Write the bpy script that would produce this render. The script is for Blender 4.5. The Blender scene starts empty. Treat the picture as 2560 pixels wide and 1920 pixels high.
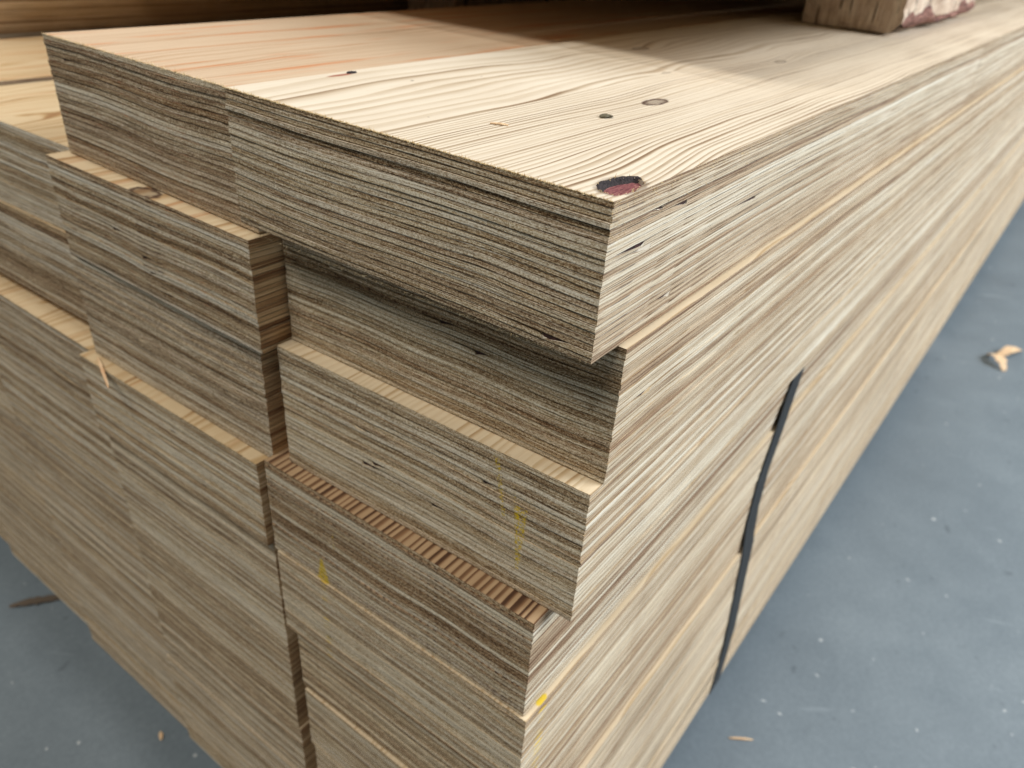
import bpy, math, random
from mathutils import Vector, Matrix

scene = bpy.context.scene
col = scene.collection
Z0 = 0.675                     # height of the top of the near stack above the floor

# ------------------------------------------------------------------ camera
cam = bpy.data.cameras.new('camera')
cam_o = bpy.data.objects.new('camera', cam)
col.objects.link(cam_o)
scene.camera = cam_o
RT = Vector((0.60676832, -0.79206749, 0.06679297))
UP = Vector((0.38633433, 0.3673008, 0.84607086))
FW = Vector((0.69467833, 0.48756458, -0.52886935))
CP = Vector((-0.18753815, -0.10127867, 0.06847119 + Z0))
mw = Matrix((RT, UP, -FW)).transposed().to_4x4()
mw.translation = CP
cam_o.matrix_world = mw
cam.sensor_width = 36.0
cam.lens = 1898.43 / 2560 * 36
cam.clip_start = 0.01
cam.clip_end = 100
cam.dof.use_dof = True
cam.dof.focus_distance = 0.245
cam.dof.aperture_fstop = 14.5
cam.dof.aperture_blades = 0

# ------------------------------------------------------------------ world (dim even light of a hall)
w = bpy.data.worlds.new('World')
scene.world = w
w.use_nodes = True
bg = w.node_tree.nodes['Background']
bg.inputs[0].default_value = (1.0, 0.92, 0.80, 1)
bg.inputs[1].default_value = 0.13


def area(name, loc, target, sx, sy, power, colour):
    l = bpy.data.lights.new(name, 'AREA')
    l.shape = 'RECTANGLE'
    l.size = sx
    l.size_y = sy
    l.energy = power
    l.color = colour
    o = bpy.data.objects.new(name, l)
    o.location = loc
    d = Vector(target) - Vector(loc)
    o.rotation_euler = d.to_track_quat('-Z', 'Y').to_euler()
    col.objects.link(o)
    return o


# strip lamp under the roof right above the front of the stack; it runs across the stack
lamp = area('ceiling_lamp', (0.12, 0.5, 4.8), (0.12, 0.5, 0.0), 0.30, 2.4, 40, (1.0, 0.97, 0.92))
lamp.rotation_euler = (0, 0, 0)
# further row of roof lamps in front of the stack, behind the photographer
area('ceiling_lamps_front', (-2.25, 0.6, 4.7), (0.0, 0.2, 0.5), 3.0, 1.3, 142, (1.0, 0.94, 0.84))
# big open door and its sidelight, to the right and beyond
area('door_light', (3.3, -4.8, 4.2), (0.6, 0.0, 0.5), 4.0, 3.4, 680, (0.94, 0.975, 1.0))

vs = scene.view_settings
vs.view_transform = 'Standard'
vs.look = 'None'
vs.exposure = 0.0
vs.gamma = 1.0
vs.use_curve_mapping = False
scene.render.engine = 'CYCLES'


# ------------------------------------------------------------------ node helper
def srgb(r, g, b):
    f = lambda c: (c / 255 / 12.92) if c <= 10 else ((c / 255 + 0.055) / 1.055) ** 2.4
    return (f(r), f(g), f(b), 1)


class NT:
    def __init__(s, name):
        s.m = bpy.data.materials.new(name)
        s.m.use_nodes = True
        s.t = s.m.node_tree
        s.t.nodes.clear()
        s.out = s.n('ShaderNodeOutputMaterial')
        s.b = s.n('ShaderNodeBsdfPrincipled')
        s.t.links.new(s.b.outputs[0], s.out.inputs[0])

    def n(s, typ, **kw):
        nd = s.t.nodes.new(typ)
        for k, v in kw.items():
            setattr(nd, k, v)
        return nd

    def link(s, a, b):
        if isinstance(a, (int, float)):
            b.default_value = a
        elif isinstance(a, tuple):
            b.default_value = a
        else:
            s.t.links.new(a, b)

    def math(s, op, a, b=0.0, c=0.0, clamp=False):
        nd = s.n('ShaderNodeMath', operation=op, use_clamp=clamp)
        s.link(a, nd.inputs[0])
        s.link(b, nd.inputs[1])
        s.link(c, nd.inputs[2])
        return nd.outputs[0]

    def add(s, a, b): return s.math('ADD', a, b)
    def sub(s, a, b): return s.math('SUBTRACT', a, b)
    def mul(s, a, b): return s.math('MULTIPLY', a, b)

    def vec(s, x, y, z):
        nd = s.n('ShaderNodeCombineXYZ')
        for i, a in enumerate((x, y, z)):
            s.link(a, nd.inputs[i])
        return nd.outputs[0]

    def noise(s, v, scale=1.0, detail=2.0, rough=0.5, dist=0.0):
        nd = s.n('ShaderNodeTexNoise')
        s.link(v, nd.inputs['Vector'])
        nd.inputs['Scale'].default_value = scale
        nd.inputs['Detail'].default_value = detail
        nd.inputs['Roughness'].default_value = rough
        nd.inputs['Distortion'].default_value = dist
        return nd.outputs[0]

    def ramp(s, f, pts, interp='LINEAR'):
        nd = s.n('ShaderNodeValToRGB')
        cr = nd.color_ramp
        cr.interpolation = interp
        while len(cr.elements) < len(pts):
            cr.elements.new(0.5)
        for e, (p, c) in zip(cr.elements, pts):
            e.position = p
            e.color = c if isinstance(c, tuple) else (c, c, c, 1)
        s.link(f, nd.inputs[0])
        return nd.outputs[0]

    def mr(s, v, a, b, c=0.0, d=1.0, smooth=True):
        nd = s.n('ShaderNodeMapRange', interpolation_type='SMOOTHSTEP' if smooth else 'LINEAR')
        s.link(v, nd.inputs[0])
        for i, q in enumerate((a, b, c, d)):
            s.link(q, nd.inputs[i + 1])
        return nd.outputs[0]

    def mix(s, f, a, b, mode='MIX'):
        nd = s.n('ShaderNodeMix', data_type='RGBA', blend_type=mode)
        s.link(f, nd.inputs[0])
        s.link(a, nd.inputs[6])
        s.link(b, nd.inputs[7])
        return nd.outputs[2]

    def bump(s, h, strength=0.5, dist=0.0005):
        nd = s.n('ShaderNodeBump')
        nd.inputs['Strength'].default_value = strength
        nd.inputs['Distance'].default_value = dist
        s.link(h, nd.inputs['Height'])
        s.t.links.new(nd.outputs[0], s.b.inputs['Normal'])

    def uv(s):
        sp = s.n('ShaderNodeSeparateXYZ')
        s.link(s.n('ShaderNodeUVMap').outputs[0], sp.inputs[0])
        return sp.outputs[0], sp.outputs[1]

    def obj(s):
        sp = s.n('ShaderNodeSeparateXYZ')
        s.link(s.n('ShaderNodeTexCoord').outputs['Object'], sp.inputs[0])
        return sp.outputs[0], sp.outputs[1], sp.outputs[2]

    def info(s):
        oi = s.n('ShaderNodeObjectInfo')
        sp = s.n('ShaderNodeSeparateColor')
        s.link(oi.outputs['Color'], sp.inputs[0])
        return sp.outputs[0], sp.outputs[1], sp.outputs[2], oi.outputs['Random']


# ------------------------------------------------------------------ wood materials
# object colour of a veneer: R tone (0 dark .. 1 pale), G redness, B greyness
def end_grain(name, strokes=()):
    s = NT(name)
    u, v = s.uv()
    tone, red, grey, rnd = s.info()
    seed = s.mul(rnd, 57.0)
    wob = s.mul(s.sub(s.noise(s.vec(s.mul(u, 45), v, seed), 1.0, 3), 0.5), 0.55)
    vv = s.add(v, wob)
    rings = s.noise(s.vec(s.mul(u, 9.0), s.mul(vv, 5.2), seed), 1.0, 3, 0.62)
    lines = s.noise(s.vec(s.mul(u, 22.0), s.mul(vv, 14.0), s.add(seed, 9.0)), 1.0, 2, 0.6)
    patch = s.noise(s.vec(s.mul(u, 26.0), s.mul(v, 0.6), s.add(seed, 3.0)), 1.0, 3)
    fuzz = s.noise(s.vec(s.mul(u, 900.0), s.mul(v, 2.8), seed), 1.0, 4, 0.75)
    fuzz2 = s.noise(s.vec(s.mul(u, 2600.0), s.mul(v, 6.0), s.add(seed, 20.0)), 1.0, 2, 0.7)
    hatch = s.noise(s.vec(s.mul(s.add(u, s.mul(v, 0.0022)), 1500.0), s.mul(v, 0.7), s.add(seed, 31.0)), 1.0, 1)
    hm = s.mr(s.noise(s.vec(s.mul(u, 30.0), 3.3, s.add(seed, 40.0))), 0.58, 0.70)
    f = s.add(s.mul(tone, 0.58), s.mul(s.sub(s.mr(rings, 0.3, 0.7), 0.5), 0.38))
    f = s.add(f, s.mul(s.sub(s.mr(lines, 0.40, 0.60), 0.5), 0.36))
    f = s.add(f, s.mul(s.sub(patch, 0.5), 0.26))
    f = s.add(f, s.mul(s.sub(s.mr(fuzz, 0.25, 0.75), 0.5), 0.42))
    f = s.add(f, s.mul(s.sub(fuzz2, 0.5), 0.55))
    f = s.add(f, s.mul(hm, s.mul(s.sub(hatch, 0.5), 0.7)))
    cl = s.mr(s.math('ABSOLUTE', s.sub(s.noise(s.vec(s.mul(u, 16.0), s.mul(s.add(vv, s.mul(fuzz, 0.10)), 3.1), s.add(seed, 53.0)), 1.0, 2, 0.55), 0.5)), 0.0, 0.032, 1.0, 0.0)
    grain = s.noise(s.vec(s.mul(u, 1250.0), s.mul(v, 3.6), s.add(seed, 61.0)), 1.0, 1)
    f = s.add(f, s.mul(s.sub(s.mr(grain, 0.3, 0.7), 0.5), 0.34))
    f = s.sub(f, s.mul(cl, 0.34))
    f = s.add(f, 0.30)
    c = s.ramp(f, [(0.0, srgb(60, 38, 18)), (0.25, srgb(124, 94, 62)), (0.5, srgb(178, 151, 114)),
                   (0.75, srgb(216, 198, 164)), (1.0, srgb(244, 234, 212))])
    c = s.mix(s.mul(red, 0.55), c, s.mix(1.0, c, (0.86, 0.60, 0.44, 1), 'MULTIPLY'))
    hs = s.n('ShaderNodeHueSaturation')
    s.link(s.sub(1.0, s.mul(grey, 0.26)), hs.inputs['Saturation'])
    s.link(c, hs.inputs['Color'])
    c = hs.outputs[0]
    # dark resin at the glue lines, ragged
    e = s.math('ABSOLUTE', s.sub(s.add(v, s.mul(s.sub(fuzz, 0.5), 0.10)), 0.5))
    broke = s.mr(s.noise(s.vec(s.mul(u, 110.0), 7.0, seed), 1.0, 3), 0.34, 0.50, 0.55, 1.0)
    g = s.mul(s.mr(e, 0.37, 0.48), broke)
    c = s.mix(s.mul(g, 0.85), c, srgb(46, 32, 20))
    # small dark specks and pale torn fibres
    sp = s.mr(s.noise(s.vec(s.mul(u, 420.0), s.mul(v, 1.6), s.add(seed, 70.0)), 1.0, 2), 0.72, 0.80)
    c = s.mix(s.mul(sp, 0.7), c, srgb(52, 36, 24))
    pf = s.mr(s.noise(s.vec(s.mul(u, 620.0), s.mul(v, 4.2), s.add(seed, 81.0)), 1.0, 2), 0.66, 0.76)
    c = s.mix(s.mul(pf, 0.5), c, srgb(214, 203, 176))
    if strokes:
        x, y, z = s.obj()
        tot = None
        gr = s.noise(s.vec(s.mul(x, 900), s.mul(y, 900), s.mul(z, 900)), 1.0, 3, 0.7)
        for (y0, z0, y1, z1, w0, w1, cov) in strokes:
            t = s.mr(z, z0, z1, 0.0, 1.0, False)
            yc = s.add(y0, s.mul(t, y1 - y0))
            ww = s.add(w0, s.mul(t, w1 - w0))
            d = s.math('ABSOLUTE', s.sub(y, yc))
            inside = s.mul(s.mr(s.sub(ww, d), -0.0004, 0.0004),
                           s.mul(s.mr(z, z1 - 0.0008, z1), s.mr(z, z0, z0 + 0.0008, 1.0, 0.0)))
            k = s.mul(inside, s.mr(s.add(gr, cov - 0.5), 0.46, 0.56))
            tot = k if tot is None else s.math('MAXIMUM', tot, k)
        c = s.mix(s.mul(tot, 0.85), c, srgb(226, 192, 12))
    s.link(c, s.b.inputs['Base Color'])
    s.b.inputs['Roughness'].default_value = 0.85
    s.b.inputs['Specular IOR Level'].default_value = 0.25
    h = s.add(s.add(s.mul(fuzz, 0.9), s.add(s.mul(lines, 0.5), s.mul(cl, -0.6))), s.add(s.mul(fuzz2, 0.4), s.mul(g, -0.9)))
    s.bump(h, 0.9, 0.0006)
    return s.m


def edge_grain(name, warm=0.0):
    s = NT(name)
    u, v = s.uv()
    tone, red, grey, rnd = s.info()
    seed = s.mul(rnd, 91.0)
    wob = s.mul(s.sub(s.noise(s.vec(s.mul(u, 14), v, seed), 1.0, 3), 0.5), 0.9)
    vv = s.add(v, wob)
    rings = s.noise(s.vec(s.mul(u, 2.6), s.mul(vv, 3.4), seed), 1.0, 3, 0.6)
    lines = s.noise(s.vec(s.mul(u, 7.0), s.mul(vv, 9.0), s.add(seed, 9.0)), 1.0, 3, 0.65)
    fib = s.noise(s.vec(s.mul(u, 90.0), s.mul(v, 16.0), s.add(seed, 5.0)), 1.0, 3, 0.7)
    spk = s.noise(s.vec(s.mul(u, 1300.0), s.mul(v, 4.0), s.add(seed, 15.0)), 1.0, 3, 0.7)
    patch = s.noise(s.vec(s.mul(u, 9.0), s.mul(v, 0.5), s.add(seed, 3.0)), 1.0, 3)
    f = s.add(s.mul(tone, 0.56), s.mul(s.sub(s.mr(rings, 0.3, 0.7), 0.5), 0.34))
    f = s.add(f, s.mul(s.sub(s.mr(lines, 0.36, 0.64), 0.5), 0.36))
    f = s.add(f, s.mul(s.sub(fib, 0.5), 0.40))
    f = s.add(f, s.mul(s.sub(patch, 0.5), 0.3))
    f = s.add(f, s.mul(s.sub(spk, 0.5), 0.28))
    cl = s.mr(s.math('ABSOLUTE', s.sub(s.noise(s.vec(s.mul(u, 5.0), s.mul(s.add(vv, s.mul(fib, 0.08)), 3.0), s.add(seed, 53.0)), 1.0, 2, 0.55), 0.5)), 0.0, 0.03, 1.0, 0.0)
    f = s.sub(f, s.mul(cl, 0.30))
    f = s.add(f, 0.27)
    c = s.ramp(f, [(0.0, srgb(84, 58, 40)), (0.25, srgb(146, 116, 90)), (0.5, srgb(194, 172, 142)),
                   (0.75, srgb(224, 210, 184)), (1.0, srgb(244, 237, 220))])
    c = s.mix(s.mul(red, 0.5), c, s.mix(1.0, c, (0.93, 0.68, 0.52, 1), 'MULTIPLY'))
    if warm:
        c = s.mix(warm, c, s.mix(1.0, c, (1.0, 0.74, 0.46, 1), 'MULTIPLY'))
    e = s.math('ABSOLUTE', s.sub(s.add(v, s.mul(s.sub(fib, 0.5), 0.10)), 0.5))
    broke = s.mr(s.noise(s.vec(s.mul(u, 40.0), 7.0, seed), 1.0, 3), 0.36, 0.56, 0.1, 1.0)
    g = s.mul(s.mr(e, 0.40, 0.49), broke)
    c = s.mix(s.mul(g, 0.8), c, srgb(66, 44, 32))
    s.link(c, s.b.inputs['Base Color'])
    s.b.inputs['Roughness'].default_value = 0.72
    s.b.inputs['Specular IOR Level'].default_value = 0.35
    s.bump(s.add(s.add(s.mul(lines, 0.6), s.mul(fib, 0.6)), s.add(s.mul(spk, 0.4), s.mul(g, -0.8))), 0.6, 0.0004)
    return s.m


def face_grain(name, light, mid, dark, freq=340.0, contrast=0.5, wide=None, knots=(), streak=None, seed=0.0, amp=4.0, spots=(), ringlo=0.22):
    """flat-sawn veneer seen from above; grain runs along local x"""
    s = NT(name)
    x, y, z = s.obj()
    if wide is None:
        d = s.mul(y, freq)
    else:
        d = s.add(s.mul(s.mr(y, 0.0, wide, 0.0, 1.0, False), wide * freq),
                  s.mul(s.mr(y, wide, wide + 0.1, 0.0, 1.0, False), freq * 0.1 * 0.34))
    low = s.noise(s.vec(s.mul(x, 4.5), s.mul(y, 13.0), seed), 1.0, 2, 0.45)
    med = s.noise(s.vec(s.mul(x, 22.0), s.mul(y, 60.0), seed + 4), 1.0, 2, 0.5)
    d = s.add(d, s.mul(s.sub(low, 0.5), amp * 2.4))
    d = s.add(d, s.mul(s.sub(med, 0.5), 0.5))
    dark_k = None
    for (kx, ky, rx, ry, push, depth) in knots:
        r2 = s.add(s.math('POWER', s.mul(s.sub(x, kx), 1 / rx), 2.0), s.math('POWER', s.mul(s.sub(y, ky), 1 / ry), 2.0))
        d = s.add(d, s.mul(push, s.math('EXPONENT', s.mul(r2, -0.05))))
        wob = s.add(r2, s.mul(s.sub(s.noise(s.vec(s.mul(x, 300), s.mul(y, 300), 1.0), 1.0, 3), 0.5), 1.0))
        k = s.mul(depth, s.mr(wob, 0.75, 1.35, 1.0, 0.0))
        core = s.mul(depth * 0.55, s.mr(wob, 0.2, 0.75, 1.0, 0.0))
        k = s.sub(k, core)
        dark_k = k if dark_k is None else s.math('MAXIMUM', dark_k, k)
    d = s.add(d, s.mul(s.noise(s.vec(s.mul(d, 0.55), seed, 0.0), 1.0, 1), 1.6))
    fr = s.math('FRACT', d)
    wn = s.n('ShaderNodeTexWhiteNoise', noise_dimensions='1D')
    s.link(s.add(s.math('FLOOR', d), seed), wn.inputs['W'])
    ring = s.mr(wn.outputs[0], 0.0, 1.0, ringlo, 1.1)
    late = s.mul(s.mr(fr, 0.30, 0.86), s.mr(fr, 0.90, 1.0, 1.0, 0.0))
    fib = s.noise(s.vec(s.mul(x, 110.0), s.mul(y, 2600.0), seed + 7), 1.0, 3, 0.65)
    fib2 = s.noise(s.vec(s.mul(x, 30.0), s.mul(y, 700.0), seed + 8), 1.0, 3, 0.65)
    tint = s.noise(s.vec(s.mul(x, 9.0), s.mul(y, 26.0), seed + 11), 1.0, 3)
    var = s.mr(s.noise(s.vec(s.mul(x, 7.0), s.mul(y, 45.0), seed + 14), 1.0, 2), 0.3, 0.7, 0.45, 1.0)
    f = s.mul(s.mul(s.mul(late, ring), var), contrast * 1.25)
    if wide is not None:
        f = s.mul(f, s.mr(y, wide - 0.012, wide + 0.02, 1.0, 0.75))
    f = s.add(f, s.mul(s.sub(tint, 0.5), 0.30))
    f = s.add(f, s.mul(s.sub(fib, 0.5), 0.22))
    f = s.add(f, s.mul(s.sub(fib2, 0.5), 0.34))
    f = s.add(f, 0.10)
    c = s.ramp(f, [(0.0, light), (0.5, mid), (1.0, dark)])
    if streak:
        k = s.mr(s.noise(s.vec(s.mul(x, 9.0), s.mul(y, 110.0), seed + 21), 1.0, 3), 0.54, 0.68)
        c = s.mix(s.mul(k, 0.6), c, streak)
    # short dark checks along the grain and dust specks
    ck = s.mr(s.noise(s.vec(s.mul(x, 60.0), s.mul(y, 1500.0), seed + 31), 1.0, 2), 0.73, 0.79)
    c = s.mix(s.mul(ck, 0.45), c, srgb(120, 84, 50))
    sp = s.mr(s.noise(s.vec(s.mul(x, 260.0), s.mul(y, 300.0), seed + 37), 1.0, 1), 0.80, 0.84)
    c = s.mix(s.mul(sp, 0.6), c, srgb(90, 66, 44))
    if dark_k is not None:
        c = s.mix(dark_k, c, srgb(72, 48, 38))
    for (kx, ky, rx, ry, sc_) in spots:
        r2 = s.add(s.math('POWER', s.mul(s.sub(x, kx), 1 / rx), 2.0), s.math('POWER', s.mul(s.sub(y, ky), 1 / ry), 2.0))
        c = s.mix(s.mr(s.add(r2, s.mul(s.sub(fib2, 0.5), 1.5)), 0.5, 1.2, 0.9, 0.0), c, sc_)
    s.link(c, s.b.inputs['Base Color'])
    s.b.inputs['Roughness'].default_value = 0.62
    s.b.inputs['Specular IOR Level'].default_value = 0.35
    s.bump(s.add(s.mul(late, -0.6), s.add(s.mul(fib2, 0.7), s.mul(fib, 0.4))), 0.5, 0.0003)
    return s.m


M_end = end_grain('end_grain')
M_edge = edge_grain('edge_grain')
M_edge_w = edge_grain('edge_grain_warm', 0.75)
CREAM = (srgb(226, 210, 182), srgb(200, 176, 140), srgb(162, 128, 90))
M_face = face_grain('face_grain', *CREAM, freq=260, contrast=0.55, seed=3.0)
M_face_r0 = face_grain('face_grain_near', srgb(222, 211, 193), srgb(194, 177, 153), srgb(136, 112, 88), freq=420, ringlo=0.45,
                       contrast=0.84, wide=0.088, seed=5.0, amp=2.6,
                       spots=((.0465, .1655, .0085, .0016, srgb(150, 84, 66)), (.066, .1420, .0012, .0006, srgb(60, 44, 34))),
                       knots=((0.130, 0.057, 0.0095, 0.0040, 1.5, 1.0), (0.0150, 0.0064, 0.0112, 0.0068, 2.2, 0.55),
                              (0.256, 0.135, 0.008, 0.004, 1.5, 0.55), (0.306, 0.066, 0.007, 0.0028, 1.8, 0.6),
                              (0.20, 0.088, 0.004, 0.0018, 0.6, 0.5)))
M_face_pink = face_grain('face_grain_pink', srgb(206, 184, 158), srgb(182, 152, 122), srgb(138, 102, 74), freq=230,
                         contrast=0.5, seed=17.0, streak=srgb(196, 118, 66), amp=5.0)
M_face_tan = face_grain('face_grain_tan', srgb(214, 194, 160), srgb(186, 156, 114), srgb(140, 98, 62), freq=110,
                        contrast=0.6, seed=29.0, streak=srgb(180, 120, 62), amp=5.0)
M_face_m1 = face_grain('face_grain_knotty', srgb(220, 202, 170), srgb(190, 160, 120), srgb(140, 98, 64), freq=110,
                       contrast=0.6, seed=33.0, streak=srgb(180, 120, 70), amp=4.0, knots=((.002, .083, .0060, .0100, 1.0, 0.95),))
M_face_spot = face_grain('face_grain_yellow_spot', *CREAM, freq=260, contrast=0.55, seed=3.0, spots=((.014, .0012, .0042, .002, srgb(232, 200, 30)), (.0012, .1335, .006, .0045, srgb(232, 200, 30))))
M_face_stripe = face_grain('face_grain_striped', srgb(190, 162, 128), srgb(140, 106, 76), srgb(78, 52, 36), freq=240,
                           contrast=1.0, seed=41.0, amp=1.0, ringlo=0.75)


s = NT('dark_bark_pocket')
_x, _y, _z = s.obj()
_g = s.noise(s.vec(s.mul(_x, 700), s.mul(_y, 700), s.mul(_z, 900)), 1.0, 3)
s.link(s.ramp(_g, [(0.35, srgb(26, 15, 14)), (0.70, srgb(74, 44, 38))]), s.b.inputs['Base Color'])
s.b.inputs['Roughness'].default_value = 0.9
M_pocket = s.m


# ------------------------------------------------------------------ beams built from veneers
def mesh_obj(name, verts, faces, mats, parent=None, matidx=None, uvs=None, smooth=False):
    me = bpy.data.meshes.new(name)
    me.from_pydata(verts, [], faces)
    for m in mats:
        me.materials.append(m)
    if matidx:
        me.polygons.foreach_set('material_index', matidx)
    if uvs:
        uvl = me.uv_layers.new(name='UVMap')
        flat = []
        for f in uvs:
            for a in f:
                flat.extend(a)
        uvl.data.foreach_set('uv', flat)
    if smooth:
        me.polygons.foreach_set('use_smooth', [True] * len(me.polygons))
    me.update()
    o = bpy.data.objects.new(name, me)
    col.objects.link(o)
    if parent:
        o.parent = parent
    return o


def tag(o, label, cat, group=None, kind=None):
    if label:
        o['label'] = label
    if cat:
        o['category'] = cat
    if group:
        o['group'] = group
    if kind:
        o['kind'] = kind
    return o


def thing(name, loc, label, cat, group=None):
    o = bpy.data.objects.new(name, None)
    o.empty_display_size = 0.02
    o.location = loc
    col.objects.link(o)
    return tag(o, label, cat, group)


GAP = 0.00022
NP = 24


def beam(x, y, ztop, zbot, wid, skew, label, group, seed, length=3.6, detail=2, face=None, end=None, edge=None,
         dips=(), roll=0.0, grey=0.2, tones=None, hole=None, name='laminated_plank', lift=None):
    rng = random.Random(seed)
    t = ztop - zbot - 0.0005
    root = thing(name, (x, y, Z0 + zbot + 0.0005), label, 'plank', group)
    # perimeter
    xs = [0.0]
    st, gr = ((0.004, 1.075), (0.012, 1.16), (0.06, 1.5))[2 - detail] if detail < 3 else (0.004, 1.075)
    if detail == 2:
        st, gr = 0.004, 1.075
    elif detail == 1:
        st, gr = 0.012, 1.16
    else:
        st, gr = 0.06, 1.5
    q = st
    while xs[-1] + q < length:
        xs.append(xs[-1] + q)
        q *= gr
    xs.append(length)
    ny = (6, 16, 34)[detail]
    ys = [wid * i / ny for i in range(ny + 1)]
    ta = math.tan(skew)
    per = []                                   # (px, py, side, s)
    for a in xs:
        per.append((a, 0.0, 'edge', a))
    nx_r = len(xs)
    per.append((length, wid, 'back', 0))
    lx = [a for a in xs[1:-1:(2 if detail else 1)]][::-1]
    for a in lx:
        per.append((a + ta * wid, wid, 'left', a))
    for b in reversed(ys[1:]):
        per.append((ta * b, b, 'end', b))
    n = len(per)
    # interfaces between veneers
    th = [1 + 0.26 * (rng.random() - 0.5) for _ in range(NP)]
    tot = sum(th)
    lev = [0.0]
    for a in th:
        lev.append(lev[-1] + a / tot * t)
    waves = []
    for k in range(5):
        waves.append((rng.uniform(3, 26), rng.uniform(14, 95), rng.uniform(0, 6.3), rng.uniform(-0.12, 0.12),
                      rng.uniform(0.14, 0.38) * 0.001 * (1.0 if k < 3 else 0.5)))
    bl = []
    for k in range(6):
        if k % 2:
            bl.append((rng.uniform(0.0, 0.35), 0.0, rng.uniform(0.015, 0.05), rng.uniform(0, t), rng.uniform(0.004, 0.012), rng.uniform(-1, 1) * 0.0013))
        else:
            bl.append((0.0, rng.uniform(0, wid), rng.uniform(0.008, 0.03), rng.uniform(0, t), rng.uniform(0.004, 0.012), rng.uniform(-1, 1) * 0.0013))

    def zi(i, px, py):
        z = lev[i]
        if 0 < i < NP:
            env = math.sin(math.pi * i / NP) ** 0.5
            dz = 0.0
            for fx, fy, ph, di, am in waves:
                dz += am * math.sin(fx * px + fy * py + ph + di * i)
            for bx, by, br, bz, bh, ba in bl:
                r2 = ((px - bx) ** 2 + (py - by) ** 2) / br ** 2
                if r2 < 9:
                    dz += ba * math.exp(-r2) * math.exp(-((z - bz) / bh) ** 2)
            z += env * dz
        return z
    zz = [[zi(i, p[0], p[1]) for p in per] for i in range(NP + 1)]
    face = face or M_face
    mats = [end or M_end, edge or M_edge, face]
    dips = [(int(d[0] * NP / 20),) + tuple(d[1:]) for d in dips]
    tone_prev = 0.5
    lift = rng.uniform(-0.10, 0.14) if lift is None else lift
    pockets = []
    for i in range(NP):
        # tone of the veneer
        if tones and i in tones:
            tone, red, gy = tones[i]
        else:
            r = rng.random()
            tone = rng.uniform(0.70, 1.0) if r < 0.33 else (rng.uniform(0.38, 0.68) if r < 0.75 else rng.uniform(0.16, 0.38))
            if abs(tone - tone_prev) < 0.08:
                tone = max(0.05, min(1.0, tone + rng.choice((-0.25, 0.25))))
            red = max(0.0, rng.gauss(0.10, 0.22)) if tone < 0.7 else 0.0
            gy = max(0.0, min(1.0, rng.gauss(grey, 0.22))) * min(1.0, tone + 0.35)
        tone_prev = tone
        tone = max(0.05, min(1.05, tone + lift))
        jx = rng.gauss(0, 0.00012)
        jy = rng.gauss(0, 0.00010)
        bot = [a + GAP / 2 for a in zz[i]] if i else list(zz[0])
        top = [a - GAP / 2 for a in zz[i + 1]] if i < NP - 1 else list(zz[NP])
        # lens-shaped voids where the veneer is torn
        my = [d for d in dips if d[0] == i]
        if not my and detail and rng.random() < 0.16 and 1 < i < NP - 2:
            if rng.random() < 0.55:
                my = [(i, 'end', rng.uniform(0.01, wid - 0.01), rng.uniform(0.0025, 0.007), rng.uniform(0.5, 1.0))]
            else:
                my = [(i, 'edge', rng.uniform(0.02, 0.4) ** 1.2, rng.uniform(0.004, 0.012), rng.uniform(0.5, 1.0))]
        extra = {}
        P = list(per)
        if my:
            # insert perimeter points round the void
            for (_, side, c0, hw, dp) in my:
                for k in (-1.0, -0.7, -0.35, 0.0, 0.25, 0.45, 0.6, 0.7):
                    sp = c0 + k * hw
                    if side == 'end':
                        if 0.0005 < sp < wid - 0.0005:
                            P.append((ta * sp, sp, 'end', sp))
                    else:
                        if 0.0003 < sp < length:
                            P.append((sp, 0.0, 'edge', sp))
            E1 = sorted([p for p in P if p[2] == 'edge'], key=lambda p: p[0])
            E2 = [p for p in P if p[2] in ('back', 'left')]
            E3 = sorted([p for p in P if p[2] == 'end'], key=lambda p: -p[1])
            P = E1 + E2 + E3
            bot = [zi(i, p[0], p[1]) + (GAP / 2 if i else 0) for p in P]
            top = [zi(i + 1, p[0], p[1]) - (GAP / 2 if i < NP - 1 else 0) for p in P]
            for j, p in enumerate(P):
                for (_, side, c0, hw, dp) in my:
                    if p[2] == side:
                        k = (p[3] - c0) / hw
                        if -1 < k < 0.72:
                            fall = (k + 1) / 1.6 if k < 0.6 else (0.72 - k) / 0.12
                            fall = max(0.0, min(1.0, fall)) * (0.8 + 0.35 * rng.random())
                            top[j] -= min(fall, 1.0) * dp * (top[j] - bot[j]) * 0.86
        for (_, side, c0, hw, dp) in my:
            pockets.append((i, side, c0, hw, dp))
        m = len(P)
        vb, vt = [], []
        for j, p in enumerate(P):
            dx = dy = 0.0
            if p[2] == 'end':
                dx = jx + rng.gauss(0, 0.00006)
            elif p[2] == 'edge':
                dy = jy + rng.gauss(0, 0.00005)
                if p[3] == 0:
                    dx = jx
            X, Y = p[0] + dx, p[1] + dy
            vb.append((X, Y, bot[j] + roll * Y))
            vt.append((X, Y, top[j] + roll * Y))
        verts = vb + vt
        faces, mi, uvs = [], [], []
        acc = 0.0
        for j in range(m):
            k = (j + 1) % m
            p, r_ = P[j], P[k]
            L = math.hypot(r_[0] - p[0], r_[1] - p[1])
            faces.append((j, k, m + k, m + j))
            uvs.append(((acc, 0), (acc + L, 0), (acc + L, 1), (acc, 1)))
            acc += L
            isend = (abs(p[1] - r_[1]) > 1e-6) and (p[2] != 'left' or r_[2] != 'left')
            mi.append(0 if isend else 1)
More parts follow.
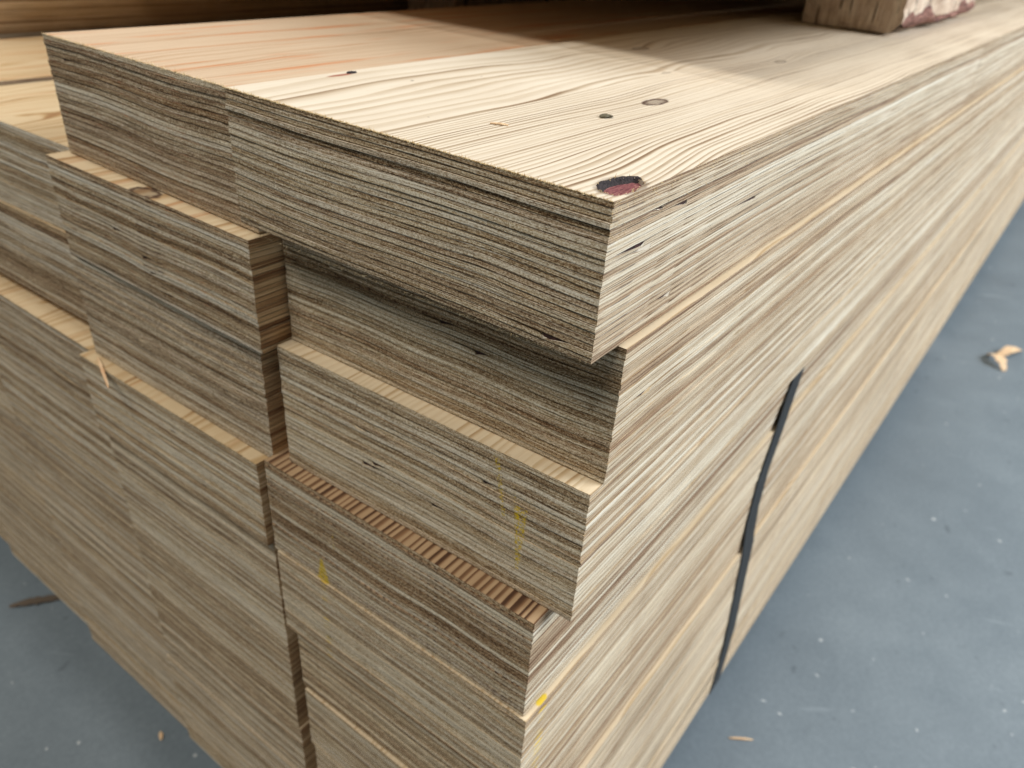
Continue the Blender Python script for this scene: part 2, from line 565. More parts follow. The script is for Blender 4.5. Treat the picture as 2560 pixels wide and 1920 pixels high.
        if i == NP - 1 and hole:
            # finely gridded top skin with a knot hole, its border matching the perimeter
            faces.append(tuple(range(m - 1, -1, -1)))
            uvs.append([(verts[q_][0], verts[q_][1]) for q_ in range(m - 1, -1, -1)])
            mi.append(2)
            gx, gy_ = hole['xs'](length), hole['ys'](wid)
            base = len(verts)
            for a in gx:
                for b in gy_:
                    xx = a + ta * b * max(0.0, 1 - a / 0.3)
                    d = hole['depth'](a, b)
                    verts.append((xx + (jx if a == 0 else 0), b + (jy if b == 0 else 0), t - d + roll * b))
            nb = len(gy_)
            for ia in range(len(gx) - 1):
                for ib in range(nb - 1):
                    v0 = base + ia * nb + ib
                    faces.append((v0, v0 + nb, v0 + nb + 1, v0 + 1))
                    uvs.append([(0, 0)] * 4)
                    mi.append(2)
        else:
            faces.append(tuple(range(m - 1, -1, -1)))
            uvs.append([(verts[q_][0], verts[q_][1]) for q_ in range(m - 1, -1, -1)])
            faces.append(tuple(range(m, 2 * m)))
            uvs.append([(verts[q_][0], verts[q_][1]) for q_ in range(m, 2 * m)])
            mi += [2, 2]
        o = mesh_obj('veneer', verts, faces, mats, root, mi, uvs)
        o.color = (tone, red, gy, 1)
    # dark bark left in the torn places, just behind the sawn face
    for (i, side, c0, hw, dp) in pockets:
        v, f = [], []
        for k in range(9):
            q = -1.0 + 1.72 * k / 8
            sp = c0 + q * hw
            px, py = (ta * sp + 0.00025, sp) if side == 'end' else (sp, 0.00025)
            fall = (q + 1) / 1.6 if q < 0.6 else max(0.0, (0.72 - q) / 0.12)
            fall = min(1.0, fall)
            zt_ = zi(i + 1, px, py)
            th_ = (zt_ - zi(i, px, py)) * dp * 0.95 * fall
            dxx, dyy = (0.004, 0.0) if side == 'end' else (0.0, 0.004)
            ins = 0.0003 * rng.random()
            for a, b in ((0, 0), (0, 1), (1, 1), (1, 0)):
                v.append((px + dxx * a + (ins if side == 'end' else 0), py + dyy * a + (0 if side == 'end' else ins),
                          zt_ - GAP * 0.5 - th_ * b + roll * py - (0.0002 if b else 0)))
        for k in range(8):
            for e_ in range(4):
                f.append((k * 4 + e_, k * 4 + (e_ + 1) % 4, k * 4 + 4 + (e_ + 1) % 4, k * 4 + 4 + e_))
        mesh_obj('bark_pocket', v, f, [M_pocket], root)
    return root


def frange(a, b, st, g, end):
    out = [a]
    q = st
    while out[-1] < b:
        out.append(out[-1] + q)
    while out[-1] + q < end:
        q *= g
        out.append(out[-1] + q)
    out = [v for v in out if v < end - 1e-4]
    out.append(end)
    return out


KX, KY = 0.0150, 0.0064


def rim(an):
    return 1 + 0.07 * math.sin(2 * an + 1.0) + 0.05 * math.sin(3 * an + 2.2) + 0.03 * math.sin(7 * an + 0.5)


def hole_depth(a, b):
    u_, v_ = (a - KX) / 0.0100, (b - KY) / 0.0056
    r = math.hypot(u_, v_) / rim(math.atan2(v_, u_))
    d = 0.0
    if r < 1.0:
        d = 0.0028 * min(1.0, (1.0 - r) / 0.10)
    return d


HOLE = dict(xs=lambda L: frange(0, 0.062, 0.00055, 1.12, L),
            ys=lambda wd: [v for v in [i * 0.00055 for i in range(30)]] + [0.0165 + i * (0.160 - 0.0165) / 40 for i in range(1, 41)]
            + [0.160 + (wd - 0.160) * i / 18 for i in range(1, 19)],
            depth=hole_depth)

W = 0.1706
zR = [0, -.0544, -.1134, -.1827, -.2452, -.3082, -.3700, -.4280, -.4860, -.5440, -.6000]
zM = [0, -.0597, -.1165, -.1862, -.2452, -.3050, -.3640, -.4230, -.4820, -.5410, -.6000]
GR = 'laminated beams in the near stack'

# paint strokes in each beam's own coordinates: (y0, z0(top), y1, z1(bottom), halfwidth0, halfwidth1, coverage)
P_R2 = ((0.0425, 0.066, 0.0372, 0.038, 0.0013, 0.0009, 0.47), (0.0292, 0.046, 0.0285, 0.013, 0.0032, 0.0008, 0.50),
        (0.0345, 0.064, 0.0300, 0.030, 0.0006, 0.0006, 0.40))
P_R3 = ((0.132, 0.0155, 0.1315, 0.0002, 0.0008, 0.0046, 0.58), (0.1215, 0.040, 0.1215, 0.030, 0.0007, 0.0004, 0.46))
P_M1 = ((0.080, 0.040, 0.078, 0.018, 0.0014, 0.0010, 0.36),)
M_end_r2 = end_grain('end_grain_yellow_crayon', P_R2)
M_end_r3 = end_grain('end_grain_yellow_triangle', P_R3)
M_end_m1 = end_grain('end_grain_faint_yellow', P_M1)

# near column
beam(0, 0, zR[0], zR[1], W, -.0465, 'top beam at the near corner with a dark knot hole in its pale upper face', GR, 11,
     face=M_face_r0, roll=0.019, grey=0.15, hole=HOLE,
     dips=((13, 'edge', 0.0165, 0.011, 1.0), (3, 'edge', 0.048, 0.006, 1.0), (1, 'end', 0.0150, 0.006, 1.0), (16, 'edge', 0.030, 0.004, .6)))
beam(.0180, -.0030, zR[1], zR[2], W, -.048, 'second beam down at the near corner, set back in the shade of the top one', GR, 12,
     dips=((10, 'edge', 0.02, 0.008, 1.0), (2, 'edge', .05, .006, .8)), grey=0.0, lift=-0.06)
beam(.0099, -.0022, zR[2], zR[3], W, -.0485, 'third beam down at the near corner with two broken yellow streaks on its end', GR, 13,
     end=M_end_r2, dips=((13, 'end', .118, .005, .9), (8, 'end', .108, .006, 1.0), (6, 'end', .072, .006, 1.0)), grey=0.15)
beam(-.0012, .0085, zR[3], zR[4], W, -.0318, 'fourth beam down at the near corner with a small yellow triangle on its end', GR, 14,
     face=M_face_stripe, end=M_end_r3, grey=0.25)
beam(-.0024, .0060, zR[4], zR[5], W, -.0300, 'fifth beam down at the near corner, lowest with its whole end edge in view', GR, 15, grey=0.25, face=M_face_spot)
beam(.0040, .0058, zR[5], zR[6], W, -.030, 'sixth beam down at the near corner, its shaded end cut off by the photo', GR, 16, grey=0.0)
beam(.0010, .0030, zR[6], zR[7], W, -.020, 'seventh beam down in the near column, showing only its long right edge', GR, 17, detail=1)
beam(.0030, .0026, zR[7], zR[8], W, -.020, 'eighth beam down in the near column, showing only its long right edge', GR, 18, detail=1)
beam(.0010, .0030, zR[8], zR[9], W, -.020, 'ninth beam down in the near column, just above the lowest one', GR, 19, detail=1)
beam(.0020, .0022, zR[9], zR[10], W, -.020, 'lowest beam of the near column, along the right-hand floor', GR, 20, detail=1)

# middle column
beam(.0018, .1728, zM[0], zM[1], .1640, .004, 'pinkish topped beam beside the near corner beam, highest of the middle column', GR, 31,
     face=M_face_pink, grey=0.45)
beam(-.0058, .1705, zM[1], zM[2], .1710, -.0168, 'second beam of the middle column, a knotty strip of its top showing in front', GR, 32,
     face=M_face_m1, end=M_end_m1, edge=M_edge_w, grey=0.45, dips=((10, 'end', .112, .005, 1.0), (8, 'end', .088, .004, .8)))
beam(-.0010, .1790, zM[2], zM[3], .1690, -.030, 'third beam of the middle column, pale grey end flush under the second', GR, 33,
     edge=M_edge_w, grey=0.6)
beam(-.0090, .1830, zM[3], zM[4], W, -.0281, 'fourth beam of the middle column, lit ledge with splinters jutting forward', GR, 34,
     edge=M_edge_w, face=M_face_tan, grey=0.35)
beam(-.0045, .1836, zM[4], zM[5], W, -.026, 'fifth beam of the middle column, shaded along its upper edge', GR, 35, edge=M_edge_w, grey=0.5)
beam(-.0042, .1838, zM[5], zM[6], W, -.026, 'sixth beam of the middle column', GR, 36, edge=M_edge_w, grey=0.3)
beam(-.0034, .1850, zM[6], zM[7], W, -.026, 'seventh beam of the middle column', GR, 37, edge=M_edge_w, grey=0.3)
beam(-.0030, .1838, zM[7], zM[8], W, -.026, 'eighth beam of the middle column, third from the bottom', GR, 38, edge=M_edge_w, grey=0.45)
beam(-.0034, .1860, zM[8], zM[9], W, -.026, 'ninth beam of the middle column, just above its lowest', GR, 39, edge=M_edge_w, detail=1, grey=0.45)
beam(-.0020, .1870, zM[9], zM[10], W, -.026, 'lowest beam of the middle column, over the left-hand floor', GR, 40, detail=1, grey=0.4)

# left column
nm = ['', 'tan topped beam at the left edge of the photo, front of the left column',
      'second beam from the top of the left column, above the dark gap',
      'left column beam just below the dark gap, its tan ledge showing',
      'fourth beam from the top of the left column', 'fifth beam from the top of the left column',
      'sixth beam from the top of the left column', 'seventh beam from the top of the left column',
      'eighth beam from the top of the left column', 'lowest beam of the left column, above the shadowed floor']
LX = [0, .0065, .0050, -.0070, -.0066, -.0058, -.0050, -.0042, -.0036, -.0030]
LY = [0, .3450, .3500, .3545, .3548, .3550, .3562, .3550, .3572, .3582]
for k in range(1, 10):
    gap = 0.008 if k == 2 else 0.0
    beam(LX[k], LY[k], zM[k], zM[k + 1] + gap, .1715, -.035 if k < 3 else -.020, nm[k], GR, 50 + k, face=M_face_tan,
         detail=2 if k < 5 else 1, grey=0.6)

# outer left column and the next one, mostly hidden
nk = ['', 'tan topped beam beyond the left column, level with its top', 'second beam of the outer left column', 'third beam of the outer left column',
      'fourth beam of the outer left column', 'fifth beam of the outer left column', 'sixth beam of the outer left column',
      'seventh beam of the outer left column', 'eighth beam of the outer left column', 'lowest beam of the outer left column, at the left edge of the photo']
for k in range(1, 10):
    beam(-.008 + .0008 * k, .5300 + .001 * k, zM[k], zM[k + 1], W, -.020, nk[k], GR, 70 + k, face=M_face_tan,
         detail=1 if k == 1 or k > 5 else 0, grey=0.5)
nj = ['dark brown beam rising behind the left stack, lowest of those standing above its top',
      'dark brown beam at the very top left corner, second above the left stack']
for k in range(6):
    beam(.02, .7240, .0003 + .0600 * k, -.0597 + .0600 * k, W, -.020, nj[k] if k < 2 else 'unseen beam added high in the pile behind the left stack to block light',
         GR, 92 + k, detail=1 if k < 2 else 0, edge=M_edge_w)  # unseen beams above the lowest pair are added to darken the left side
for k in range(1, 10):
    beam(.000, .7240, zM[k], zM[k + 1], W, -.020, 'beam hidden behind the outer left column, below the dark brown ones', GR, 100 + k, detail=0)

# bundle resting above on the offcuts, outside the picture; it shades the back of the stack
GU = 'beams of the upper bundle'
for k, yy in enumerate((.048, .222, .396, .5500)):
    beam(.2080, yy, .1040, .0440, W, 0.0, 'beam of the upper bundle lying over the stack on bark-edged blocks', GU, 120 + k, detail=0, length=3.4)


# ------------------------------------------------------------------ bearers
def bark_wood():
    s = NT('rough_sawn_offcut')
    x, y, z = s.obj()
    g = s.noise(s.vec(s.mul(x, 30), s.mul(y, 260), s.mul(z, 30)), 1.0, 4, 0.7)
    h = s.noise(s.vec(s.mul(x, 300), s.mul(y, 420), s.mul(z, 60)), 1.0, 3, 0.6)
    f = s.add(s.mul(g, 0.6), s.mul(h, 0.4))
    c = s.ramp(f, [(0.25, srgb(134, 112, 96)), (0.45, srgb(190, 168, 148)), (0.62, srgb(218, 202, 182)), (0.8, srgb(238, 228, 212))])
    d = s.mr(s.noise(s.vec(s.mul(x, 90), s.mul(y, 240), s.mul(z, 24)), 1.0, 2), 0.62, 0.72)
    c = s.mix(s.mul(d, 0.8), c, srgb(58, 42, 36))
    s.link(c, s.b.inputs['Base Color'])
    s.b.inputs['Roughness'].default_value = 0.85
    s.bump(f, 0.8, 0.002)
    return s.m


def bark_mat():
    s = NT('bark')
    x, y, z = s.obj()
    g = s.noise(s.vec(s.mul(x, 40), s.mul(y, 120), s.mul(z, 260)), 1.0, 4, 0.7)
    c = s.ramp(g, [(0.3, srgb(62, 40, 36)), (0.5, srgb(128, 88, 78)), (0.68, srgb(172, 130, 116))])
    s.link(c, s.b.inputs['Base Color'])
    s.b.inputs['Roughness'].default_value = 0.9
    s.bump(g, 1.0, 0.004)
    return s.m


M_off, M_bark = bark_wood(), bark_mat()


def rough_block(name, loc, lx, ly, lz, label, seed, cat='bearer', bark=True, group=None, nx=22, ny=10, nz=9):
    """sawn block, slightly uneven, with a ragged strip of bark along its lower right arris"""
    rng = random.Random(seed)
    root = thing(name, loc, label, cat, group)
    ph = [rng.uniform(0, 6.3) for _ in range(9)]

    def disp(x, y, z):
        wv = 0.0016 * math.sin(37 * x + ph[0] + 60 * z) + 0.0012 * math.sin(90 * y + ph[1]) + 0.0010 * math.sin(140 * z + 70 * x + ph[2])
        return wv
    verts, faces, idx = [], [], {}

    def vid(i, j, k):
        key = (i, j, k)
        if key not in idx:
            x, y, z = lx * i / nx, ly * j / ny, lz * k / nz
            d = disp(x, y, z)
            if i in (0, nx):
                x += d + rng.gauss(0, 0.0006)
            if j in (0, ny):
                y += d + rng.gauss(0, 0.0005)
            if k == nz:
                z += 0
            if j == 0 and k <= 2 and bark:      # waney lower edge
                y += 0.004 * (2 - k)
                if k == 0:
                    z += 0.0025 + 0.0015 * math.sin(60 * x + ph[4])
            idx[key] = len(verts)
            verts.append((x, y, z))
        return idx[key]
    for i in range(nx):
        for j in range(ny):
            faces.append((vid(i, j, 0), vid(i, j + 1, 0), vid(i + 1, j + 1, 0), vid(i + 1, j, 0)))
            faces.append((vid(i, j, nz), vid(i + 1, j, nz), vid(i + 1, j + 1, nz), vid(i, j + 1, nz)))
        for k in range(nz):
            faces.append((vid(i, 0, k), vid(i + 1, 0, k), vid(i + 1, 0, k + 1), vid(i, 0, k + 1)))
            faces.append((vid(i, ny, k), vid(i, ny, k + 1), vid(i + 1, ny, k + 1), vid(i + 1, ny, k)))
    for j in range(ny):
        for k in range(nz):
            faces.append((vid(0, j, k), vid(0, j, k + 1), vid(0, j + 1, k + 1), vid(0, j + 1, k)))
            faces.append((vid(nx, j, k), vid(nx, j + 1, k), vid(nx, j + 1, k + 1), vid(nx, j, k + 1)))
    mesh_obj('sawn_core', verts, faces, [M_off], root)
    if bark:
        bv, bf = [], []
        m = 40
        prof = 6
        for i in range(m + 1):
            x = lx * i / m
            h = 0.010 + 0.005 * math.sin(31 * x + ph[5]) + 0.003 * math.sin(83 * x + ph[6]) + rng.gauss(0, 0.0009)
            for k in range(prof + 1):
                a = k / prof
                z = 0.0012 + h * a + (0.0016 * math.sin(70 * x + ph[3]) if k == 0 else 0)
                z = max(z, 0.0006)
                bulge = 0.0045 * math.sin(math.pi * a) ** 0.7 + rng.gauss(0, 0.0005)
                y = 0.0065 * (1 - a) - bulge - 0.0012
                bv.append((x, y, z))
        for i in range(m):
            for k in range(prof):
                v0 = i * (prof + 1) + k
                bf.append((v0, v0 + prof + 1, v0 + prof + 2, v0 + 1))
        # close the strip at its back
        nbk = len(bv)
        for i in range(m + 1):
            x = lx * i / m
            bv.append((x, 0.012, 0.0012))
            bv.append((x, 0.006, 0.012))
        for i in range(m):
            a0, a1 = nbk + 2 * i, nbk + 2 * i + 2
            s0, s1 = i * (prof + 1), (i + 1) * (prof + 1)
            bf.append((s0, a0, a1, s1))
            bf.append((a0, a0 + 1, a1 + 1, a1))
            bf.append((s0 + prof, s1 + prof, a1 + 1, a0 + 1))
        mesh_obj('bark_strip', bv, bf, [M_bark], root, smooth=True)
    return root


rough_block('timber_block', (.540, .057, Z0 + .0032), .31, .080, .0408, 'rough sawn block with purple bark edge on top of the near beam', 5)
rough_block('timber_block', (.62, .600, Z0 - .0597), .25, .080, .1037, 'dim block in the dark gap behind the stack at the top of the photo', 6, bark=False)
for k, xx in enumerate((.16, 1.5, 2.9)):
    rough_block('floor_bearer', (xx, .02, 0.0), .10, .86, .0748, 'timber bearer across the floor carrying the stack', 7 + k, bark=False, group='bearers under the stack',
                nx=4, ny=14, nz=4)

# ------------------------------------------------------------------ strap
s = NT('black_strap')
x_, y_, z_ = s.obj()
g = s.noise(s.vec(s.mul(x_, 900), s.mul(y_, 40), s.mul(z_, 40)), 1.0, 3)
s.link(s.ramp(g, [(0.3, srgb(26, 28, 30)), (0.7, srgb(50, 53, 56))]), s.b.inputs['Base Color'])
s.b.inputs['Roughness'].default_value = 0.6
s.b.inputs['Specular IOR Level'].default_value = 0.3
M_strap = s.m


def strap():
    path = [(.342, .60, -.1829), (.342, .30, -.1829), (.342, .014, -.1829), (.3415, .0086, -.1832), (.3380, .0080, -.1900),
            (.3345, .0075, -.2053), (.3265, .0066, -.2237), (.3185, .0053, -.2440), (.3106, .0051, -.2888), (.3150, .0048, -.3322),
            (.3210, .0028, -.3660), (.3240, .0022, -.3760), (.3400, .0019, -.4410), (.3600, .0017, -.5138), (.3650, .0015, -.5712),
            (.3660, .0014, -.5990), (.3662, .0045, -.6012), (.3662, .30, -.6010), (.3662, .60, -.6010)]
    hw, th = 0.0115, 0.0007
    v, f = [], []
    for i, p in enumerate(path):
        a = Vector(path[max(0, i - 1)])
        b = Vector(path[min(len(path) - 1, i + 1)])
        d = (b - a).normalized()
        wd = Vector((1, 0, 0)) - d * d.x
        wd.normalize()
        nn = wd.cross(d).normalized()
        P = Vector(p) + Vector((0, 0, Z0))
        for sx, sn in ((-1, -1), (1, -1), (1, 1), (-1, 1)):
            v.append(tuple(P + wd * hw * sx + nn * th / 2 * sn))
    for i in range(len(path) - 1):
        for k in range(4):
            f.append((i * 4 + k, i * 4 + (k + 1) % 4, i * 4 + 4 + (k + 1) % 4, i * 4 + 4 + k))
    f.append((0, 1, 2, 3))
    f.append(tuple(reversed(range(len(v) - 4, len(v)))))
    o = mesh_obj('packing_strap', v, f, [M_strap])
    tag(o, 'black packing strap running down the long right side of the stack', 'strap')


strap()

# ------------------------------------------------------------------ knot in the corner hole
near = [o for o in col.objects if o.get('label', '').startswith('top beam at the near corner')][0]
s = NT('knot_wood')
x_, y_, z_ = s.obj()
g = s.noise(s.vec(s.mul(x_, 260), s.mul(y_, 1300), 0.0), 1.0, 3, 0.65)
s.link(s.ramp(g, [(0.25, srgb(62, 28, 32)), (0.5, srgb(124, 70, 74)), (0.75, srgb(176, 128, 118))]), s.b.inputs['Base Color'])
s.b.inputs['Roughness'].default_value = 0.6
s.bump(g, 0.7, 0.0004)
M_knot = s.m
s = NT('charred_bark')
x_, y_, z_ = s.obj()
g = s.noise(s.vec(s.mul(x_, 1500), s.mul(y_, 1500), s.mul(z_, 1500)), 1.0, 3)
s.link(s.ramp(g, [(0.35, srgb(22, 17, 20)), (0.75, srgb(58, 48, 50))]), s.b.inputs['Base Color'])
s.b.inputs['Roughness'].default_value = 0.85
s.bump(g, 0.8, 0.0006)
M_char = s.m
T0 = zR[0] - zR[1] - 0.0005


def knot_parts():
    rng = random.Random(4)
    # purple-red heart lying in the near half of the hole
    v, f = [], []
    n, rr = 28, 5
    for k in range(rr + 1):
        for j in range(n):
            a = 2 * math.pi * j / n
            r = k / rr
            px = KX - 0.0002 + 0.0096 * rim(a) * r * math.cos(a)
            py = KY - 0.0004 + 0.0050 * rim(a) * r * math.sin(a)
            hz = T0 - 0.0010 - 0.0004 * (1 - r) - 0.10 * max(0.0, py - KY + 0.001) + rng.gauss(0, 0.00008) + 0.019 * py
            v.append((px, py, hz if r < 1 else hz - 0.0004))
    for k in range(rr):
        for j in range(n):
            a, b = k * n + j, k * n + (j + 1) % n
            f.append((a, a + n, b + n, b))
    o = mesh_obj('knot', v, f, [M_knot], near, smooth=True)
    # black bark wall along the far side of the hole
    v, f = [], []
    m, pr = 30, 5
    for i in range(m + 1):
        a = math.radians(-12 + 190 * i / m)
        ww_ = 0.75 + 0.25 * math.sin(3.1 * a + 0.7)
        for k in range(pr + 1):
            q = k / pr
            sc = (1.13, 1.02, 0.92, 0.80, 0.64, 0.46)[k]
            wd = math.sin(math.pi * i / m) ** 0.5 * ww_
            px = KX + 0.0100 * rim(a) * math.cos(a) * (1.0 - (1 - sc) * wd)
            py = KY + 0.0056 * rim(a) * math.sin(a) * (1.0 - (1 - sc) * wd)
            v.append((px + rng.gauss(0, 0.00007), py + rng.gauss(0, 0.00006),
                      T0 + (0.00005, 0.0003, -0.0004, -0.0012, -0.0017, -0.0019)[k] + rng.gauss(0, 0.00008) + 0.019 * py))
    for i in range(m):
        for k in range(pr):
            a = i * (pr + 1) + k
            f.append((a, a + pr + 1, a + pr + 2, a + 1))
    mesh_obj('bark', v, f, [M_char], o, smooth=True)
    # small dark knot at the far edge of the face
    v, f = [], []
    for k in range(4):
        for j in range(18):
            a = 2 * math.pi * j / 18
            r = k / 3
            py = 0.1665 + 0.0018 * r * math.sin(a)
            v.append((0.0535 + 0.0036 * r * math.cos(a), py, T0 + (0.0006 if r < 0.9 else -0.0010) + 0.019 * py + rng.gauss(0, 0.00012)))
    for k in range(3):
        for j in range(18):
            a, b = k * 18 + j, k * 18 + (j + 1) % 18
            f.append((a, a + 18, b + 18, b))
    mesh_obj('knot', v, f, [M_char], near)


knot_parts()

# ------------------------------------------------------------------ fuzz of torn fibres along sawn arrises
s = NT('torn_fibre')
tone_, r_, g_, rnd_ = s.info()
xx_, yy_, zz_ = s.obj()
n_ = s.noise(s.vec(s.mul(xx_, 700), s.mul(yy_, 700), 0), 1.0, 2)
s.link(s.ramp(n_, [(0.3, srgb(222, 198, 150)), (0.6, srgb(246, 234, 204))]), s.b.inputs['Base Color'])
_fc = s.b.inputs['Base Color'].links[0].from_socket
_tr = s.n('ShaderNodeBsdfTranslucent')
_df = s.n('ShaderNodeBsdfDiffuse')
_mx = s.n('ShaderNodeMixShader')
s.link(_fc, _tr.inputs[0])
s.link(_fc, _df.inputs[0])
s.t.links.new(_df.outputs[0], _mx.inputs[1])
s.t.links.new(_tr.outputs[0], _mx.inputs[2])
s.t.links.new(_mx.outputs[0], s.out.inputs[0])
s.b.inputs['Roughness'].default_value = 0.8
M_fib = s.m


def fibres(root, count, pts, lo, hi, seed, wid=0.00010):
    """pts(t) -> position on the arris, outward direction"""
    rng = random.Random(seed)
    v, f = [], []
    for _ in range(count):
        p, nrm = pts(rng.random())
        p = Vector(p)
        L = rng.uniform(lo, hi) * (0.4 + rng.random() ** 2)
        d = Vector(nrm) + Vector((rng.gauss(0, 0.5), rng.gauss(0, 0.6), rng.gauss(0, 0.5)))
        d.normalize()
        side = d.cross(Vector((rng.gauss(0, 1), rng.gauss(0, 1), rng.gauss(0, 1)))).normalized()
        bend = Vector((rng.gauss(0, 1), rng.gauss(0, 1), rng.gauss(0, 1))) * L * 0.3
        b = len(v)
        up = d.cross(side)
        for q, ww in ((0, 1.0), (0.55, 0.8)):
            c = p + d * L * q + bend * q * q
            for k in range(3):
                an = k * 2.094
                v.append(tuple(c + (side * math.cos(an) + up * math.sin(an)) * wid * ww))
        v.append(tuple(p + d * L + bend))
        for k in range(3):
            k2 = (k + 1) % 3
            f.append((b + k, b + k2, b + 3 + k2, b + 3 + k))
            f.append((b + 3 + k, b + 3 + k2, b + 6))
    o = mesh_obj('torn_fibres', v, f, [M_fib], root)
    o['kind'] = 'stuff'
    return o


def top_front(wd, skew, t, roll):
    ta = math.tan(skew)
    return lambda q: ((ta * q * wd, q * wd, t + roll * q * wd - 0.0001), (-0.12, 0, 0.55))


fibres(near, 3000, lambda q: ((math.tan(-.0465) * (y0 := W * q ** 0.8), y0, T0 + .019 * y0 - 0.0001), (-0.12, 0, 0.55)), 0.0004, 0.0011, 1)
fibres(near, 500, lambda q: ((0.6 * q * q, 0.0, T0 - 0.0002 - 0.012 * (q * 977 % 1) ** 2), (0.1, -0.7, 0.3)), 0.0006, 0.0022, 2, 0.00008)
fibres(near, 220, lambda q: ((math.tan(-.0465) * W * q, W * q, 0.0003), (-0.7, 0, -0.4)), 0.0005, 0.0014, 3, 0.00008)
byl = lambda st: [o for o in col.objects if o.get('label', '').startswith(st)][0]
fibres(near, 70, lambda q: ((KX + 0.0102 * rim(q * 6.283) * math.cos(q * 6.283), KY + 0.0058 * rim(q * 6.283) * math.sin(q * 6.283), T0 + .00012 + .019 * KY), (0, 0, 0.1)), 0.0004, 0.0010, 9, 0.00014)
m0 = byl('pinkish topped')
fibres(m0, 900, top_front(.164, .004, zM[0] - zM[1] - .0005, 0), 0.0006, 0.0018, 4)
r2 = byl('third beam down at the near')
fibres(r2, 500, top_front(W, -.0485, zR[2] - zR[3] - .0005, 0), 0.0005, 0.0012, 5, 0.00008)
r4 = byl('fifth beam down at the near')
fibres(r4, 500, top_front(W, -.0282, zR[4] - zR[5] - .0005, 0), 0.0006, 0.0016, 6)
m3 = byl('fourth beam of the middle')
fibres(m3, 400, top_front(W, -.0281, zM[3] - zM[4] - .0005, 0), 0.0006, 0.0018, 7)

# ------------------------------------------------------------------ floor
s = NT('painted_concrete')
x_, y_, z_ = s.obj()
P_ = s.vec(x_, y_, 0.0)
big = s.noise(P_, 2.2, 4, 0.55, 0.6)
mid_ = s.noise(P_, 14.0, 4, 0.6, 0.4)
fine = s.noise(P_, 160.0, 3, 0.6)
grit = s.noise(P_, 700.0, 2, 0.6)
f_ = s.add(s.add(s.mul(big, 0.24), s.mul(mid_, 0.16)), s.add(s.mul(fine, 0.24), s.mul(grit, 0.36)))
c_ = s.ramp(f_, [(0.30, srgb(96, 107, 116)), (0.5, srgb(113, 125, 134)), (0.70, srgb(134, 146, 154))])
scr = s.mr(s.noise(s.vec(s.add(s.mul(x_, 40), s.mul(y_, 25)), s.mul(y_, 7), 2.0), 1.0, 3), 0.68, 0.78)
c_ = s.mix(s.mul(scr, 0.40), c_, srgb(176, 188, 196))
dk = s.mr(s.noise(s.vec(s.mul(x_, 30), s.mul(y_, 33), 9.0), 1.0, 2), 0.67, 0.74)
c_ = s.mix(s.mul(dk, 0.4), c_, srgb(70, 80, 88))
wt = s.mr(s.noise(s.vec(s.mul(x_, 75), s.mul(y_, 60), 5.0), 1.0, 1), 0.745, 0.775)
c_ = s.mix(s.mul(wt, 0.6), c_, srgb(205, 210, 212))
s.link(c_, s.b.inputs['Base Color'])
s.link(s.add(0.34, s.mul(mid_, 0.25)), s.b.inputs['Roughness'])
s.bump(s.add(mid_, s.mul(fine, 0.2)), 0.15, 0.002)
fl = mesh_obj('floor', [(-8, -10, 0), (14, -10, 0), (14, 10, 0), (-8, 10, 0)], [(0, 1, 2, 3)], [s.m])
fl['kind'] = 'structure'

# ------------------------------------------------------------------ chips and splinters
s = NT('chip_wood')
x_, y_, z_ = s.obj()
g = s.noise(s.vec(s.mul(x_, 60), s.mul(y_, 700), s.mul(z_, 700)), 1.0, 3)
s.link(s.ramp(g, [(0.3, srgb(206, 160, 118)), (0.7, srgb(244, 222, 186))]), s.b.inputs['Base Color'])
s.b.inputs['Roughness'].default_value = 0.7
M_chip = s.m


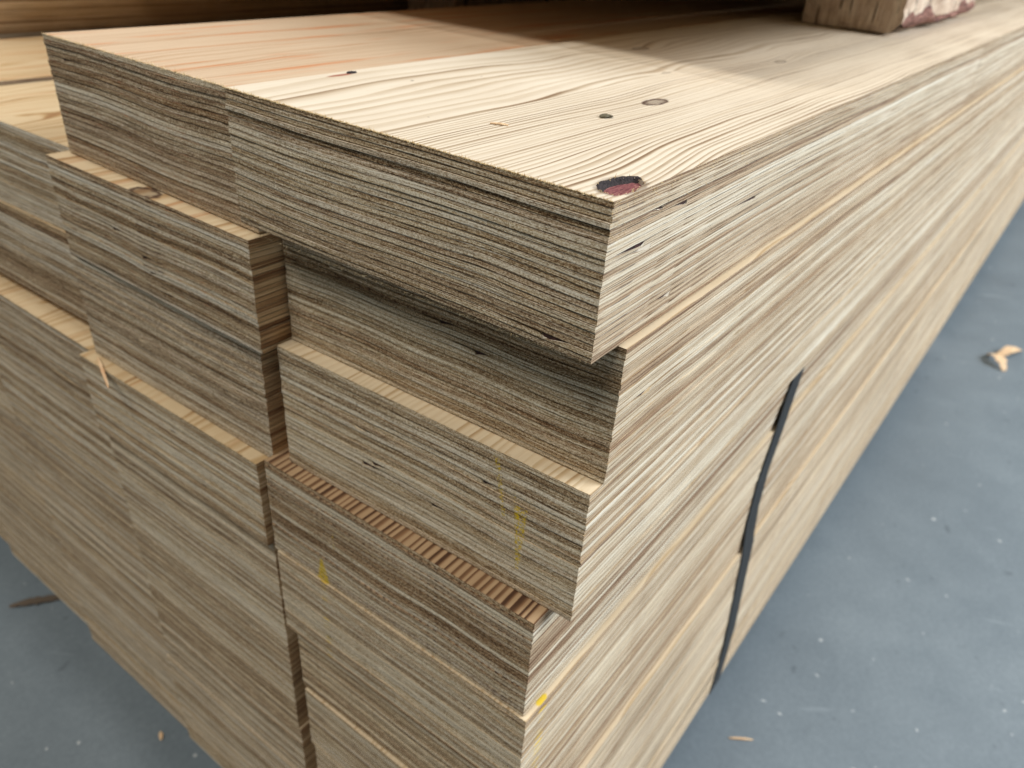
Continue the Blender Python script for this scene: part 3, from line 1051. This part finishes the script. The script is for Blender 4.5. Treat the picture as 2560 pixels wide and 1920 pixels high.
def chip(name, loc, rotz, length, width, thick, curl, label, cat, mat=None, seed=1, group=None):
    rng = random.Random(seed)
    v, f = [], []
    n = 14
    for i in range(n + 1):
        q = i / n
        a = (q - 0.5) * curl
        if abs(curl) > 1e-3:
            R_ = length / curl
            px, pz = R_ * math.sin(a), R_ * (math.cos(curl / 2) * -1 + math.cos(a)) if curl > 0 else 0
        else:
            px, pz = (q - 0.5) * length, 0
        ww = width * (math.sin(math.pi * min(1, max(0, q * 0.92 + 0.04))) ** 0.5) * (1 + rng.gauss(0, 0.12))
        for sy, sz in ((-1, 0), (1, 0), (1, 1), (-1, 1)):
            v.append((px, sy * ww / 2 + rng.gauss(0, width * 0.04), pz + sz * thick))
    for i in range(n):
        for k in range(4):
            f.append((i * 4 + k, i * 4 + (k + 1) % 4, i * 4 + 4 + (k + 1) % 4, i * 4 + 4 + k))
    f.append((3, 2, 1, 0))
    f.append((n * 4, n * 4 + 1, n * 4 + 2, n * 4 + 3))
    o = mesh_obj(name, v, f, [mat or M_chip])
    o.location = loc
    o.rotation_euler = (0, 0, rotz)
    return tag(o, label, cat, group)


chip('wood_chip', (1.565, -.112, .0005), math.radians(35), .075, .022, .002, 1.6, 'curled pale wood chip on the grey floor at the right edge', 'wood chip', seed=2)
chip('wood_chip', (1.635, -.128, .0005), math.radians(-25), .085, .022, .002, 1.0, 'ragged pinkish wood chip behind the curled pale one on the floor', 'wood chip', seed=3)
chip('splinter', (.385, -.038, .0004), math.radians(-55), .026, .0024, .001, 0.2, 'thin splinter on the floor near the bottom of the photo, right of the stack', 'splinter', seed=4)
chip('wood_chip', (-.004, .432, .0004), math.radians(60), .010, .0035, .001, 0.4, 'small chip on the shadowed floor left of the stack', 'wood chip', seed=5)
s = NT('dry_leaf')
s.b.inputs['Base Color'].default_value = srgb(96, 84, 72)
s.b.inputs['Roughness'].default_value = 0.8
chip('leaf_scrap', (.000, .700, .0004), math.radians(-35), .060, .010, .001, 0.3, 'dull brown leaf scrap on the floor at the left edge of the photo', 'leaf', s.m, seed=6)
s = NT('grey_scrap')
s.b.inputs['Base Color'].default_value = srgb(96, 90, 72)
s.b.inputs['Roughness'].default_value = 0.7
zt = lambda yy: Z0 + .019 * yy + 0.0001
chip('debris_scrap', (.0855, .0550, zt(.055)), math.radians(-20), .0062, .0036, .0005, 0.7, 'tiny grey scrap of debris on the pale top face near the oval knot', 'debris', s.m, seed=7)
chip('splinter', (.0392, .0727, zt(.0727)), math.radians(-62), .0068, .0013, .0004, 0.3, 'tiny orange splinter lying on the pale top face', 'splinter', seed=8)
chip('splinter', (-.0155, .322, Z0 + zM[3] + .0002), math.radians(70), .040, .0018, .0008, 0.2, 'pale splinter sticking out of the ledge under the middle column', 'splinter', seed=9)
